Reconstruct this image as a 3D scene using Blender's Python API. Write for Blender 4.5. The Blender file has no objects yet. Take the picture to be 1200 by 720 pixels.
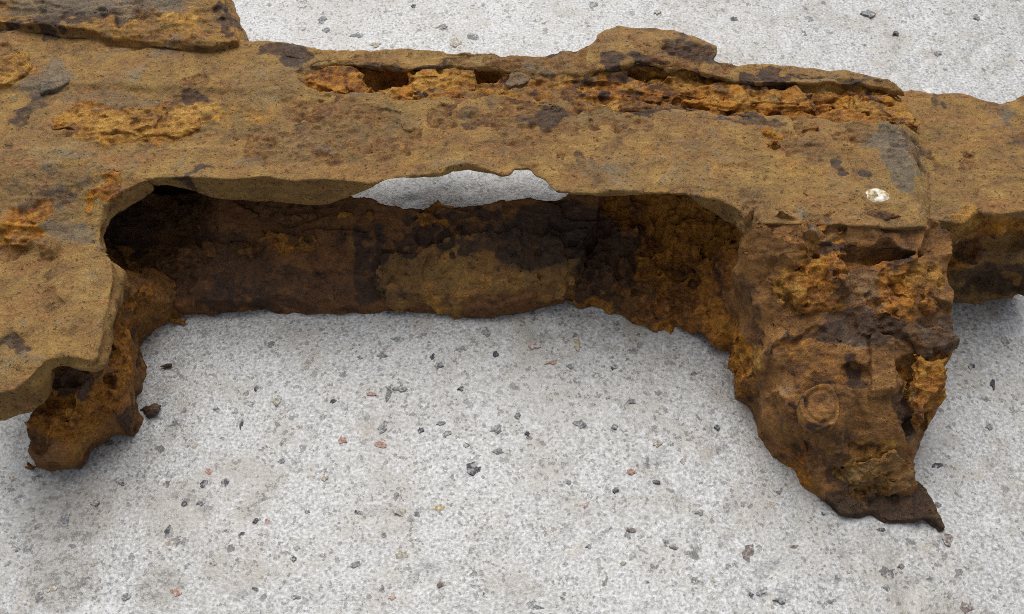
import bpy, math, time
import numpy as np

# ------------------------------------------------------------------ camera, sky, sun, exposure
sc = bpy.context.scene
HF, EL, WID = math.radians(56), math.radians(52), 0.36        # lens angle, tilt, metres across the middle of the view
DIST = WID / 2 / math.tan(HF / 2)
CAM = np.array([0.0, -DIST * math.cos(EL), DIST * math.sin(EL)])
cd = bpy.data.cameras.new('camera'); cam = bpy.data.objects.new('camera', cd)
sc.collection.objects.link(cam)
cam.location = CAM; cam.rotation_euler = (math.pi / 2 - EL, 0, 0)
cd.sensor_fit = 'HORIZONTAL'; cd.angle = HF; cd.clip_start = 0.01; cd.clip_end = 100
sc.camera = cam

SUN_EL, SUN_AZ = math.radians(56), math.radians(-8)           # azimuth from +Y (behind the object)
wd = bpy.data.worlds.new('World'); sc.world = wd; wd.use_nodes = True
nt = wd.node_tree; nt.nodes.clear()
sky = nt.nodes.new('ShaderNodeTexSky'); sky.sky_type = 'NISHITA'; sky.sun_disc = False
sky.sun_elevation = SUN_EL; sky.sun_rotation = SUN_AZ
sky.air_density = 1.0; sky.dust_density = 4.0; sky.ozone_density = 1.0
hs = nt.nodes.new('ShaderNodeHueSaturation'); hs.inputs['Saturation'].default_value = 0.30
bg = nt.nodes.new('ShaderNodeBackground'); bg.inputs['Strength'].default_value = 0.08
wo = nt.nodes.new('ShaderNodeOutputWorld')
nt.links.new(sky.outputs[0], hs.inputs['Color']); nt.links.new(hs.outputs[0], bg.inputs[0]); nt.links.new(bg.outputs[0], wo.inputs[0])
sl = bpy.data.lights.new('sun', 'SUN'); sl.energy = 1.5; sl.angle = math.radians(62); sl.color = (1.0, 0.97, 0.93)
so = bpy.data.objects.new('sun', sl); sc.collection.objects.link(so)
so.rotation_euler = (-(math.pi / 2 - SUN_EL), 0, -SUN_AZ)
so.location = (0, 1, 1)
vs = sc.view_settings
vs.view_transform = 'Standard'; vs.look = 'None'; vs.gamma = 1.0; vs.exposure = 0.57
sc.cycles.filter_width = 1.0; sc.cycles.use_denoising = False; vs.use_curve_mapping = False

# ------------------------------------------------------------------ measuring: photograph pixel + height (mm) -> place on that level (mm)
FPX = 600 / math.tan(HF / 2)
def at(px, py, z=0.0):
    u = (px - 600) / FPX; v = (360 - py) / FPX
    d = np.array([u, math.cos(EL) + v * math.sin(EL), -math.sin(EL) + v * math.cos(EL)])
    p = CAM + (z * 0.001 - CAM[2]) / d[2] * d
    return p[0] * 1000, p[1] * 1000
def outline(pts, z=0.0):
    return np.array([at(p[0], p[1], p[2] if len(p) > 2 else z) for p in pts])
def pts3(pts):
    return np.array([(*at(x, y, z), z) for x, y, z in pts])
def mmpx(px, py, z=0.0):
    a, b = at(px - 5, py, z), at(px + 5, py, z); c, d = at(px, py - 5, z), at(px, py + 5, z)
    return (b[0] - a[0]) / 10, (c[1] - d[1]) / 10

# ------------------------------------------------------------------ noise, all in millimetres and fixed in the world
NLO = np.array([-400.0, -200.0, -60.0])
_lat = {}
def lattice(cell, seed):
    k = (tuple(cell), seed)
    if k not in _lat:
        n = [int(s / c) + 8 for s, c in zip((800, 450, 180), cell)]
        if n[0] * n[1] * n[2] > 6e6:
            n = [min(v, 180) for v in n]
        _lat[k] = np.random.default_rng(seed * 7919 + 13).uniform(-1, 1, n).astype(np.float32)
    return _lat[k]
def bs(t):
    return np.stack([(1 - t) ** 3, 3 * t ** 3 - 6 * t ** 2 + 4, -3 * t ** 3 + 3 * t ** 2 + 3 * t + 1, t ** 3]) / 6
class Grid:
    def __init__(s, lo, hi, v):
        s.lo = np.array(lo, float); s.v = v
        s.n = np.ceil((np.array(hi, float) - s.lo) / v).astype(int) + 1
        s.ax = [s.lo[i] + v * np.arange(s.n[i]) for i in range(3)]
        s.X = s.ax[0][:, None]; s.Y = s.ax[1][None, :]
        s.Z = s.ax[2][None, None, :].astype(np.float32)
    def noise(s, cell, seed):
        cell = (cell,) * 3 if np.isscalar(cell) else cell
        L = lattice(cell, seed); out = L; tap = []
        for a in range(3):
            q = (s.ax[a] - NLO[a]) / cell[a] + 1; i = np.floor(q).astype(int); i0 = i.min() - 1
            out = np.take(out, np.arange(i0, i.max() + 3) % L.shape[a], axis=a)      # only the lattice this grid touches
            tap.append((i - 1 - i0, bs(q - i).astype(np.float32)))
        for a in (2, 1, 0):
            i, w = tap[a]; sh = [1, 1, 1]; sh[a] = -1
            out = sum(np.take(out, i + k, axis=a) * w[k].reshape(sh) for k in range(4))
        return out / 0.19
    def noise2(s, cell, seed):
        g = Grid((s.lo[0], s.lo[1], 3.3), (s.ax[0][-1], s.ax[1][-1], 3.3), s.v)
        g.ax = [s.ax[0], s.ax[1], np.array([3.3])]
        return g.noise(cell, seed)[:, :, 0]
def pnoise(P, cell, seed):
    cell = (cell,) * 3 if np.isscalar(cell) else cell
    L = lattice(cell, seed); q = (P - NLO) / np.array(cell) + 1
    i = np.floor(q).astype(int); f = (q - i).astype(np.float32); f = f * f * f * (f * (f * 6 - 15) + 10)
    out = np.zeros(len(P), np.float32); n = L.shape
    for a in (0, 1):
        for b in (0, 1):
            for c in (0, 1):
                w = (f[:, 0] if a else 1 - f[:, 0]) * (f[:, 1] if b else 1 - f[:, 1]) * (f[:, 2] if c else 1 - f[:, 2])
                out += w * L[(i[:, 0] + a) % n[0], (i[:, 1] + b) % n[1], (i[:, 2] + c) % n[2]]
    return out / 0.30
def sstep(a, b, x):
    t = np.clip((x - a) / (b - a), 0, 1); return t * t * (3 - 2 * t)

# ------------------------------------------------------------------ solids as distance fields
def poly2(X, Y, pts):
    p = np.asarray(pts); n = len(p)
    X, Y = np.broadcast_arrays(X, Y)
    d = np.full(X.shape, 1e9); ins = np.zeros(X.shape, bool)
    for i in range(n):
        a, b = p[i], p[(i + 1) % n]; e = b - a
        wx, wy = X - a[0], Y - a[1]
        t = np.clip((wx * e[0] + wy * e[1]) / (e @ e + 1e-12), 0, 1)
        d = np.minimum(d, (wx - t * e[0]) ** 2 + (wy - t * e[1]) ** 2)
        c = ((a[1] > Y) != (b[1] > Y)) & (X < (b[0] - a[0]) * (Y - a[1]) / (b[1] - a[1] + 1e-12) + a[0])
        ins ^= c
    d = np.sqrt(d)
    return np.where(ins, -d, d).astype(np.float32)
def rbf(X, Y, P, smooth=0.0):
    n = len(P); xy = P[:, :2]
    R = np.sqrt(((xy[:, None] - xy[None]) ** 2).sum(-1))
    A = np.zeros((n + 3, n + 3)); A[:n, :n] = R - np.eye(n) * smooth
    A[:n, n] = 1; A[:n, n + 1:] = xy; A[n, :n] = 1; A[n + 1:, :n] = xy.T
    w = np.linalg.solve(A, np.r_[P[:, 2], 0, 0, 0])
    X, Y = np.broadcast_arrays(X, Y)
    o = w[n] + w[n + 1] * X + w[n + 2] * Y
    for k in range(n): o = o + w[k] * np.sqrt((X - xy[k, 0]) ** 2 + (Y - xy[k, 1]) ** 2 + 4.0)
    return o.astype(np.float32)
def facets(g, cell, seed, slope, sx=1.0):
    # broken layers: patches that each tilt their own way and meet in small steps
    r = np.random.default_rng(seed); x0, x1, y0, y1 = g.ax[0][0] - cell, g.ax[0][-1] + cell, g.ax[1][0] - cell, g.ax[1][-1] + cell
    nx, ny = int((x1 - x0) / (cell * sx)) + 1, int((y1 - y0) / cell) + 1
    X = g.X + g.noise2(5, seed + 1) * 0.8 + g.noise2(2.2, seed + 2) * 0.35; Y = g.Y + g.noise2(5, seed + 3) * 0.8 + g.noise2(2.2, seed + 4) * 0.35
    best = np.full(X.shape, 1e9, np.float32); out = np.zeros(X.shape, np.float32)
    for i in range(nx):
        for j in range(ny):
            cx, cy = x0 + (i + r.uniform(0.1, 0.9)) * cell * sx, y0 + (j + r.uniform(0.1, 0.9)) * cell
            gx, gy, o = r.normal(0, slope), r.normal(0, slope), r.normal(0, slope * cell * 0.35)
            a0, a1 = np.searchsorted(g.ax[0], [cx - 2 * cell * sx, cx + 2 * cell * sx]); b0, b1 = np.searchsorted(g.ax[1], [cy - 2 * cell, cy + 2 * cell])
            if a1 <= a0 or b1 <= b0: continue
            dx, dy = X[a0:a1, b0:b1] - cx, Y[a0:a1, b0:b1] - cy; q = (dx / sx) ** 2 + dy * dy
            m = q < best[a0:a1, b0:b1]
            best[a0:a1, b0:b1][m] = q[m]; out[a0:a1, b0:b1][m] = (o + gx * dx + gy * dy)[m]
    return np.clip(out, -slope * cell * 1.6, slope * cell * 1.6)
def smax(a, b, k=1.5):
    h = np.clip(0.5 - 0.5 * (b - a) / k, 0, 1); return b * (1 - h) + a * h + k * h * (1 - h)
def smin(a, b, k=1.5):
    return -smax(-a, -b, k)
def ellipsoid(g, c, r, rot=0.0):
    x, y = g.X - c[0], g.Y - c[1]
    ca, sa = math.cos(rot), math.sin(rot)
    u = (x * ca + y * sa) / r[0]; v = (-x * sa + y * ca) / r[1]
    q = np.sqrt((u * u + v * v)[:, :, None] + ((g.Z - c[2]) / r[2]) ** 2)
    return ((q - 1) * min(r)).astype(np.float32)
def surface_nets(S, lo, v):
    S = np.pad(S, 1, constant_values=1.0).astype(np.float32); lo = lo - v
    s = S < 0
    c = np.zeros([k - 1 for k in S.shape], np.uint8)
    sl_ = lambda o, n: slice(o, n - 1 + o)
    cor = [(a, b, d) for a in (0, 1) for b in (0, 1) for d in (0, 1)]
    for o in cor: c += s[tuple(sl_(o[k], S.shape[k]) for k in range(3))]
    act = (c > 0) & (c < 8)
    idx = np.full(c.shape, -1, np.int32); I = np.argwhere(act); idx[act] = np.arange(len(I))
    V = {o: S[I[:, 0] + o[0], I[:, 1] + o[1], I[:, 2] + o[2]] for o in cor}
    acc = np.zeros((len(I), 3), np.float32); cnt = np.zeros(len(I), np.float32)
    for o in cor:
        for ax in range(3):
            if o[ax]: continue
            p = list(o); p[ax] = 1; a, b = V[o], V[tuple(p)]
            m = (a < 0) != (b < 0); t = np.where(m, a / np.where(m, a - b, 1), 0)
            q = np.tile(np.array(o, np.float32), (len(I), 1)); q[:, ax] += t
            acc[m] += q[m]; cnt[m] += 1
    P = (I + acc / cnt[:, None]) * v + lo
    F = []
    for ax in range(3):
        b, d = [(1, 2), (2, 0), (0, 1)][ax]
        A0 = [slice(None)] * 3; A1 = [slice(None)] * 3
        A0[ax] = slice(0, -1); A1[ax] = slice(1, None)
        e = s[tuple(A0)] != s[tuple(A1)]
        E = np.argwhere(e); E = E[(E[:, b] > 0) & (E[:, d] > 0) & (E[:, b] < S.shape[b] - 1) & (E[:, d] < S.shape[d] - 1)]
        def cell(ob, od):
            q = E.copy(); q[:, b] -= ob; q[:, d] -= od; return idx[q[:, 0], q[:, 1], q[:, 2]]
        Q = np.stack([cell(1, 1), cell(0, 1), cell(0, 0), cell(1, 0)], 1)
        inside = s[E[:, 0], E[:, 1], E[:, 2]]
        Q = np.where(inside[:, None], Q, Q[:, ::-1])
        F.append(Q)
    return P, np.concatenate(F)
def normals(P, F):
    n = np.cross(P[F[:, 2]] - P[F[:, 0]], P[F[:, 3]] - P[F[:, 1]])
    N = np.stack([sum(np.bincount(F[:, k], n[:, a], len(P)) for k in range(4)) for a in range(3)], 1)
    return N / (np.linalg.norm(N, axis=1, keepdims=True) + 1e-9)

# ------------------------------------------------------------------ materials
def mat_new(name):
    m = bpy.data.materials.new(name); m.use_nodes = True
    return m, m.node_tree, m.node_tree.nodes, m.node_tree.links, m.node_tree.nodes['Principled BSDF']
class NB:
    def __init__(s, nt): s.nt = nt; s.N = nt.nodes; s.L = nt.links
    def inp(s, sock, v):
        if isinstance(v, bpy.types.NodeSocket): s.L.new(v, sock)
        elif isinstance(v, (tuple, list)): sock.default_value = (*v, 1.0)[:len(sock.default_value)]
        else: sock.default_value = v
    def noise(s, co, scale, det=4, rough=0.55, dist=0.0):
        n = s.N.new('ShaderNodeTexNoise'); s.inp(n.inputs['Vector'], co); n.inputs['Scale'].default_value = scale
        n.inputs['Detail'].default_value = det; n.inputs['Roughness'].default_value = rough; n.inputs['Distortion'].default_value = dist
        return n.outputs['Fac']
    def voro(s, co, scale, feat='F1'):
        n = s.N.new('ShaderNodeTexVoronoi'); s.inp(n.inputs['Vector'], co); n.inputs['Scale'].default_value = scale; n.feature = feat
        return n.outputs
    def math(s, op, a, b=0.0, c=None):
        n = s.N.new('ShaderNodeMath'); n.operation = op; s.inp(n.inputs[0], a); s.inp(n.inputs[1], b)
        if c is not None: s.inp(n.inputs[2], c)
        return n.outputs[0]
    def range(s, v, a, b, c=0.0, d=1.0):
        n = s.N.new('ShaderNodeMapRange'); n.interpolation_type = 'SMOOTHSTEP'
        for k, q in zip((0, 1, 2, 3, 4), (v, a, b, c, d)): s.inp(n.inputs[k], q)
        return n.outputs[0]
    def mix(s, f, a, b, mode='MIX'):
        n = s.N.new('ShaderNodeMix'); n.data_type = 'RGBA'; n.blend_type = mode
        s.inp(n.inputs[0], f); s.inp(n.inputs[6], a); s.inp(n.inputs[7], b); return n.outputs[2]
    def ramp(s, f, stops):
        n = s.N.new('ShaderNodeValToRGB'); s.inp(n.inputs[0], f); r = n.color_ramp
        while len(r.elements) < len(stops): r.elements.new(0.5)
        for e, (p, c) in zip(r.elements, stops): e.position = p; e.color = (*c, 1)
        return n.outputs[0]
    def bump(s, h, dist, strength=1.0, normal=None):
        n = s.N.new('ShaderNodeBump'); s.inp(n.inputs['Height'], h); n.inputs['Distance'].default_value = dist
        n.inputs['Strength'].default_value = strength
        if normal is not None: s.L.new(normal, n.inputs['Normal'])
        return n.outputs[0]
    def coords(s, scale=(1, 1, 1)):
        t = s.N.new('ShaderNodeTexCoord'); m = s.N.new('ShaderNodeMapping'); m.inputs['Scale'].default_value = scale
        s.L.new(t.outputs['Object'], m.inputs[0]); return m.outputs[0]

def rust_material():
    m, nt, N, L, B = mat_new('rusted_iron'); nb = NB(nt)
    co = nb.coords(); flat = nb.coords((0.45, 1.0, 1.6))
    a = N.new('ShaderNodeAttribute'); a.attribute_name = 'rust'
    sep = N.new('ShaderNodeSeparateColor'); L.new(a.outputs['Color'], sep.inputs[0])
    big = nb.noise(co, 26, 6, 0.65); frac = nb.noise(co, 95, 10, 0.74, 0.3); frac2 = nb.noise(flat, 140, 9, 0.72, 0.5)
    fine = nb.noise(co, 520, 6, 0.72); grit = nb.noise(co, 1700, 3, 0.8); hue = nb.noise(co, 330, 6, 0.7, 0.4)
    skin = nb.ramp(frac, [(0.34, (0.130, 0.072, 0.026)), (0.44, (0.235, 0.134, 0.046)), (0.54, (0.315, 0.188, 0.064)), (0.67, (0.405, 0.258, 0.096))])
    redd = nb.ramp(fine, [(0.35, (0.15, 0.060, 0.024)), (0.5, (0.285, 0.130, 0.050)), (0.65, (0.40, 0.20, 0.075))])
    skin = nb.mix(nb.range(frac2, 0.47, 0.62, 0, 0.62), skin, redd)
    olive = nb.ramp(fine, [(0.37, (0.140, 0.092, 0.034)), (0.63, (0.335, 0.235, 0.090))])
    skin = nb.mix(nb.range(big, 0.47, 0.64, 0, 0.45), skin, olive)
    pit = nb.range(nb.noise(co, 760, 2, 0.5, 0.3), 0.36, 0.29)
    skin = nb.mix(nb.math('MULTIPLY', pit, 0.75), skin, (0.075, 0.040, 0.020))
    skin = nb.mix(nb.range(hue, 0.60, 0.70, 0, 0.55), skin, (0.43, 0.30, 0.115))
    skin = nb.mix(nb.range(hue, 0.37, 0.30, 0, 0.60), skin, (0.115, 0.085, 0.072))
    flake = nb.noise(co, 60, 9, 0.68, 0.8)
    lay = nb.math('ADD', nb.range(flake, 0.565, 0.58), nb.range(flake, 0.40, 0.412))
    skin = nb.mix(nb.range(flake, 0.58, 0.66, 0.0, 0.45), skin, (0.13, 0.088, 0.062))
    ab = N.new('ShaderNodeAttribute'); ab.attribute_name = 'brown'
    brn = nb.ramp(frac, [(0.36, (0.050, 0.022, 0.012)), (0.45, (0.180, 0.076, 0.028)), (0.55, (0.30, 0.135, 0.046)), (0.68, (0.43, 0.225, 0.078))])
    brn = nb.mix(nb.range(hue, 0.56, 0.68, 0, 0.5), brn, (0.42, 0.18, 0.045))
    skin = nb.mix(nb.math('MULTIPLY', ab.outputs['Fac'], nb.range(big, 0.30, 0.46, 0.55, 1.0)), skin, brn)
    om = nb.math('ADD', nb.math('MULTIPLY', frac, 0.6), nb.math('MULTIPLY', fine, 0.4))
    orange = nb.ramp(om, [(0.35, (0.050, 0.018, 0.007)), (0.43, (0.20, 0.070, 0.014)), (0.51, (0.44, 0.175, 0.022)), (0.63, (0.68, 0.34, 0.050))])
    dark = nb.ramp(om, [(0.36, (0.016, 0.010, 0.009)), (0.5, (0.050, 0.029, 0.022)), (0.62, (0.13, 0.060, 0.032))])
    grey = nb.ramp(om, [(0.36, (0.060, 0.050, 0.042)), (0.5, (0.135, 0.113, 0.092)), (0.64, (0.26, 0.21, 0.155))])
    yel = nb.ramp(om, [(0.36, (0.13, 0.055, 0.016)), (0.47, (0.36, 0.17, 0.034)), (0.55, (0.52, 0.28, 0.06)), (0.66, (0.66, 0.45, 0.16))])
    edge = nb.math('MULTIPLY', nb.math('SUBTRACT', nb.math('ADD', nb.math('MULTIPLY', frac, 0.7), nb.math('MULTIPLY', hue, 0.3)), 0.5), 3.6)
    def w(ch, soft=0.30):
        return nb.math('MULTIPLY', nb.range(nb.math('ADD', ch, nb.math('MULTIPLY', edge, nb.range(ch, 0.0, 0.25))), 0.5 - soft, 0.5 + soft), nb.range(ch, 0.0, 0.2))
    col = nb.mix(w(sep.outputs[0]), skin, orange)
    col = nb.mix(nb.math('MULTIPLY', w(sep.outputs[1]), 0.92), col, dark)
    col = nb.mix(w(a.outputs['Alpha']), col, yel)
    col = nb.mix(nb.math('MULTIPLY', w(sep.outputs[2]), 0.78), col, grey)
    g = nb.ramp(grit, [(0.33, (0.50, 0.50, 0.52)), (0.5, (1.0, 1.0, 1.0)), (0.68, (1.38, 1.34, 1.28))])
    col = nb.mix(0.58, col, g, 'MULTIPLY')
    col = nb.mix(1.0, col, (1.05, 1.03, 0.90), 'MULTIPLY')
    L.new(col, B.inputs['Base Color'])
    r = nb.range(frac, 0.35, 0.65, 0.70, 0.95)
    r = nb.math('SUBTRACT', r, nb.math('MULTIPLY', sep.outputs[2], 0.22)); r = nb.math('SUBTRACT', r, nb.math('MULTIPLY', sep.outputs[1], 0.20))
    L.new(r, B.inputs['Roughness']); B.inputs['Specular IOR Level'].default_value = 0.35
    h = nb.math('SUBTRACT', nb.math('ADD', nb.math('MULTIPLY', fine, 1.0), nb.math('MULTIPLY', grit, 0.40)), nb.math('MULTIPLY', pit, 0.6))
    loose = nb.math('MINIMUM', nb.math('ADD', sep.outputs[0], a.outputs['Alpha']), 1.0)
    hb = nb.math('ADD', nb.math('MULTIPLY', frac, nb.math('MULTIPLY_ADD', loose, 2.2, 1.2)), nb.math('MULTIPLY', lay, 0.22))
    n1 = nb.bump(hb, 0.0013, 0.8); n2 = nb.bump(h, 0.0008, 0.9, n1)
    L.new(n2, B.inputs['Normal'])
    return m

def concrete_material():
    m, nt, N, L, B = mat_new('concrete'); nb = NB(nt); co = nb.coords()
    big = nb.noise(co, 14, 5, 0.6); med = nb.noise(co, 70, 8, 0.68); st = nb.noise(co, 33, 9, 0.72, 0.4)
    sand = nb.noise(co, 1000, 2, 0.5); sand2 = nb.noise(co, 2300, 1, 0.5); pepper = nb.noise(co, 330, 7, 0.8)
    base = nb.ramp(sand, [(0.33, (0.25, 0.245, 0.23)), (0.45, (0.38, 0.38, 0.37)), (0.54, (0.455, 0.46, 0.46)), (0.68, (0.62, 0.63, 0.64))])
    base = nb.mix(nb.range(sand2, 0.50, 0.34, 0.0, 0.32), base, (0.24, 0.23, 0.21))
    base = nb.mix(nb.range(med, 0.48, 0.66, 0, 0.36), base, (0.32, 0.285, 0.23))
    base = nb.mix(nb.range(st, 0.50, 0.64, 0, 0.60), base, (0.275, 0.245, 0.195))
    base = nb.mix(nb.range(st, 0.46, 0.36, 0, 0.16), base, (0.66, 0.67, 0.685))
    base = nb.mix(nb.range(big, 0.47, 0.66, 0, 0.38), base, (0.30, 0.28, 0.24))
    base = nb.mix(nb.range(pepper, 0.415, 0.36, 0, 0.85), base, (0.14, 0.132, 0.122))
    # pitted worn patches
    def blot(x, y, r):
        d = N.new('ShaderNodeVectorMath'); d.operation = 'DISTANCE'; L.new(co, d.inputs[0]); d.inputs[1].default_value = (x, y, 0)
        dd = nb.math('ADD', d.outputs['Value'], nb.math('MULTIPLY', nb.math('SUBTRACT', st, 0.5), r * 2.2)); return nb.range(dd, r, r * 0.5)
    worn = nb.math('MAXIMUM', nb.math('MAXIMUM', blot(-0.132, -0.080, 0.016), blot(-0.131, -0.098, 0.012)), blot(-0.100, -0.102, 0.008))
    base = nb.mix(nb.math('MULTIPLY', worn, 0.55), base, (0.25, 0.225, 0.185))
    base = nb.mix(nb.math('MULTIPLY', worn, nb.range(pepper, 0.50, 0.44, 0, 0.8)), base, (0.11, 0.10, 0.09))
    def specks(scale, keep, rad, amt):
        warp = N.new('ShaderNodeTexNoise'); warp.inputs['Scale'].default_value = scale * 1.6; warp.inputs['Detail'].default_value = 3
        L.new(co, warp.inputs['Vector'])
        wv = N.new('ShaderNodeVectorMath'); wv.operation = 'MULTIPLY_ADD'
        L.new(warp.outputs['Color'], wv.inputs[0]); wv.inputs[1].default_value = (1.5 / scale,) * 3; L.new(co, wv.inputs[2])
        v = nb.voro(wv.outputs[0], scale); s2 = N.new('ShaderNodeSeparateColor'); L.new(v['Color'], s2.inputs[0])
        sel = nb.math('LESS_THAN', s2.outputs[0], keep); rr = nb.math('MULTIPLY', nb.math('POWER', s2.outputs[1], 1.6), rad)
        f = nb.range(v['Distance'], rr, nb.math('MULTIPLY', rr, 0.7))
        return nb.math('MULTIPLY', nb.math('MULTIPLY', f, sel), amt)
    clump = nb.range(med, 0.38, 0.60, 0.45, 1.0)
    s1 = nb.math('MULTIPLY', specks(420, 0.09, 0.8, 0.95), clump); s2_ = specks(210, 0.012, 0.55, 0.85); s3 = specks(120, 0.10, 0.6, 0.45); s4 = nb.math('MULTIPLY', specks(1050, 0.28, 1.0, 0.85), clump); s5 = nb.math('MULTIPLY', specks(330, 0.03, 0.75, 0.4), clump)
    base = nb.mix(s3, base, (0.33, 0.28, 0.215)); base = nb.mix(s5, base, (0.25, 0.235, 0.21)); base = nb.mix(s4, base, (0.12, 0.112, 0.105))
    base = nb.mix(s1, base, (0.075, 0.072, 0.072)); base = nb.mix(s2_, base, (0.095, 0.094, 0.10))
    L.new(base, B.inputs['Base Color'])
    B.inputs['Roughness'].default_value = 0.48; B.inputs['Specular IOR Level'].default_value = 1.0
    h = nb.math('ADD', nb.math('MULTIPLY', sand, 0.6), nb.math('MULTIPLY', sand2, 0.3)); h = nb.math('SUBTRACT', h, nb.math('MULTIPLY', nb.math('ADD', s1, s4), 0.5))
    L.new(nb.bump(h, 0.0005, 0.55), B.inputs['Normal'])
    return m

def stone_material(name, c0, c1):
    m, nt, N, L, B = mat_new(name); nb = NB(nt); t = N.new('ShaderNodeNewGeometry')
    f = nb.noise(t.outputs['Position'], 1200, 4, 0.65)
    c = nb.ramp(f, [(0.35, c0), (0.52, c1), (0.68, tuple(min(1, v * 1.9 + 0.05) for v in c1))])
    film = nb.noise(t.outputs['Position'], 380, 7, 0.72, 0.4)
    c = nb.mix(nb.range(film, 0.48, 0.60, 0.0, 0.65), c, nb.ramp(f, [(0.35, (0.34, 0.325, 0.30)), (0.6, (0.62, 0.61, 0.595))]))
    L.new(c, B.inputs['Base Color']); B.inputs['Roughness'].default_value = 0.8
    L.new(nb.bump(f, 0.0003, 0.4), B.inputs['Normal'])
    return m
RUST = rust_material(); CONC = concrete_material()

# ------------------------------------------------------------------ object helpers
col = sc.collection
def link(name, me, mat=None, parent=None):
    o = bpy.data.objects.new(name, me); col.objects.link(o)
    if mat is not None and not me.materials: me.materials.append(mat)
    if parent is not None: o.parent = parent
    return o
def tag(o, label, cat, group=None):
    o['label'] = label; o['category'] = cat
    if group: o['group'] = group
    return o
def raw_mesh(name, P, F, smooth=True):
    me = bpy.data.meshes.new(name); k = F.shape[1]
    me.vertices.add(len(P)); me.vertices.foreach_set('co', np.ascontiguousarray(P * 0.001, np.float32).ravel())
    me.loops.add(F.size); me.loops.foreach_set('vertex_index', np.ascontiguousarray(F, np.int32).ravel())
    me.polygons.add(len(F)); me.polygons.foreach_set('loop_start', np.arange(0, F.size, k, dtype=np.int32))
    me.polygons.foreach_set('use_smooth', np.full(len(F), smooth))
    me.update(calc_edges=True); me.validate()
    return me

# rust patches: (px, py, height mm, half width px, half depth px, turn deg, kind, strength); kinds o orange, d dark scale and painted recess shade, g grey scale, y ochre
PATCH = []
KIND = {'o': 0, 'd': 1, 'g': 2, 'y': 3}
def patches(*rows):
    for r in rows:
        c = at(r[0], r[1], r[2]); s = mmpx(r[0], r[1], r[2])
        PATCH.append((c[0], c[1], r[2], r[3] * s[0], r[4] * s[1], math.radians(r[5]), KIND[r[6]], r[7] * {'g': 0.76, 'd': 1.05}.get(r[6], 1.0)))
def colour(P, base):
    W = np.tile(np.array(base, np.float32), (len(P), 1))
    jx = pnoise(P, 7, 301) * 1.6 + pnoise(P, 2.6, 302) * 0.7; jy = pnoise(P, 7, 303) * 1.6 + pnoise(P, 2.6, 304) * 0.7
    for cx, cy, cz, rx, ry, a, k, s in PATCH:
        dx, dy = P[:, 0] - cx + jx, P[:, 1] - cy + jy
        u = (dx * math.cos(a) + dy * math.sin(a)) / rx; v = (-dx * math.sin(a) + dy * math.cos(a)) / ry
        q = np.sqrt(u * u + v * v + ((P[:, 2] - cz) / 9.0) ** 2)
        f = sstep(1.25, 0.75, q) * s
        W[:, k] = np.maximum(W[:, k], f) if s > 0 else np.maximum(0, W[:, k] + f)
    return W
TRI = [0]
def lookup(g, arr, P):
    i = np.clip(np.rint((P[:, 0] - g.lo[0]) / g.v).astype(int), 0, arr.shape[0] - 1); j = np.clip(np.rint((P[:, 1] - g.lo[1]) / g.v).astype(int), 0, arr.shape[1] - 1)
    return arr[i, j]
MASK = {}
def weather(g, key, amt=1.0):
    # flaked-off sheets, blisters and pits of a rusted face; keeps where the sheets are gone
    lam = g.noise2(17, 31) + 0.55 * g.noise2(6, 32) + 0.35 * g.noise2(2.6, 33)
    off = sstep(0.95, 1.08, lam); proud = sstep(-1.05, -1.17, lam)
    MASK[key] = (g, off, proud)
    return 0.65 * amt * (-0.55 * off + 0.45 * proud + 0.45 * np.maximum(0, g.noise2(3.0, 34) - 1.3) - 0.7 * np.maximum(0, g.noise2(2.4, 35) - 1.5))
def flaked(P, N, W, key):
    g, off, proud = MASK[key]; up = np.clip(N[:, 2], 0, 1)
    W[:, 1] = np.maximum(W[:, 1], lookup(g, off, P) * 0.42 * up); W[:, 0] = np.maximum(W[:, 0], lookup(g, off, P) * 0.40 * up)
    W[:, 2] = np.maximum(W[:, 2], lookup(g, proud, P) * 0.30 * up)
    return W
def part(name, parent, lo, hi, fn, base=(0.12, 0.0, 0.0, 0.0), vox=0.56, rough=0.07, recol=None, label=None, brown=0.0, crumbly=0.36):
    t0 = time.time()
    g = Grid(lo, hi, vox); S = fn(g)
    P, F = surface_nets(np.asarray(S, np.float32), g.lo, vox)
    P = P.astype(np.float64); N = normals(P, F)
    W = colour(P, base)
    if recol is not None: W = recol(P, N, W)
    loose = np.clip(W[:, 0] + 0.6 * W[:, 3] + 0.3 * W[:, 1], 0, 1)
    d = (pnoise(P, 3.1, 21) * 0.25 + 0.35 - 0.8 * np.abs(pnoise(P, (6.0, 2.4, 1.8), 24)) + pnoise(P, 1.5, 22) * 0.3 + 0.25 - 0.5 * np.abs(pnoise(P, (2.8, 1.4, 1.2), 25)))
    P += N * (d * (rough + crumbly * loose))[:, None] - N * (np.maximum(0, pnoise(P, 2.2, 23) - 0.9) * (0.10 + 1.4 * crumbly * loose))[:, None]
    P[:, 2] = np.maximum(P[:, 2], -1.2)
    me = raw_mesh(name, P, F)
    at_ = me.attributes.new('rust', 'FLOAT_COLOR', 'POINT')
    at_.data.foreach_set('color', np.ascontiguousarray(np.clip(W, 0, 1), np.float32).ravel())
    ab = me.attributes.new('brown', 'FLOAT', 'POINT'); ab.data.foreach_set('value', np.full(len(P), brown, np.float32))
    o = link(name, me, RUST, parent)
    if label: o['label'] = label
    TRI[0] += 2 * len(F); print(name, len(F) * 2, round(time.time() - t0, 1))
    return o

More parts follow.
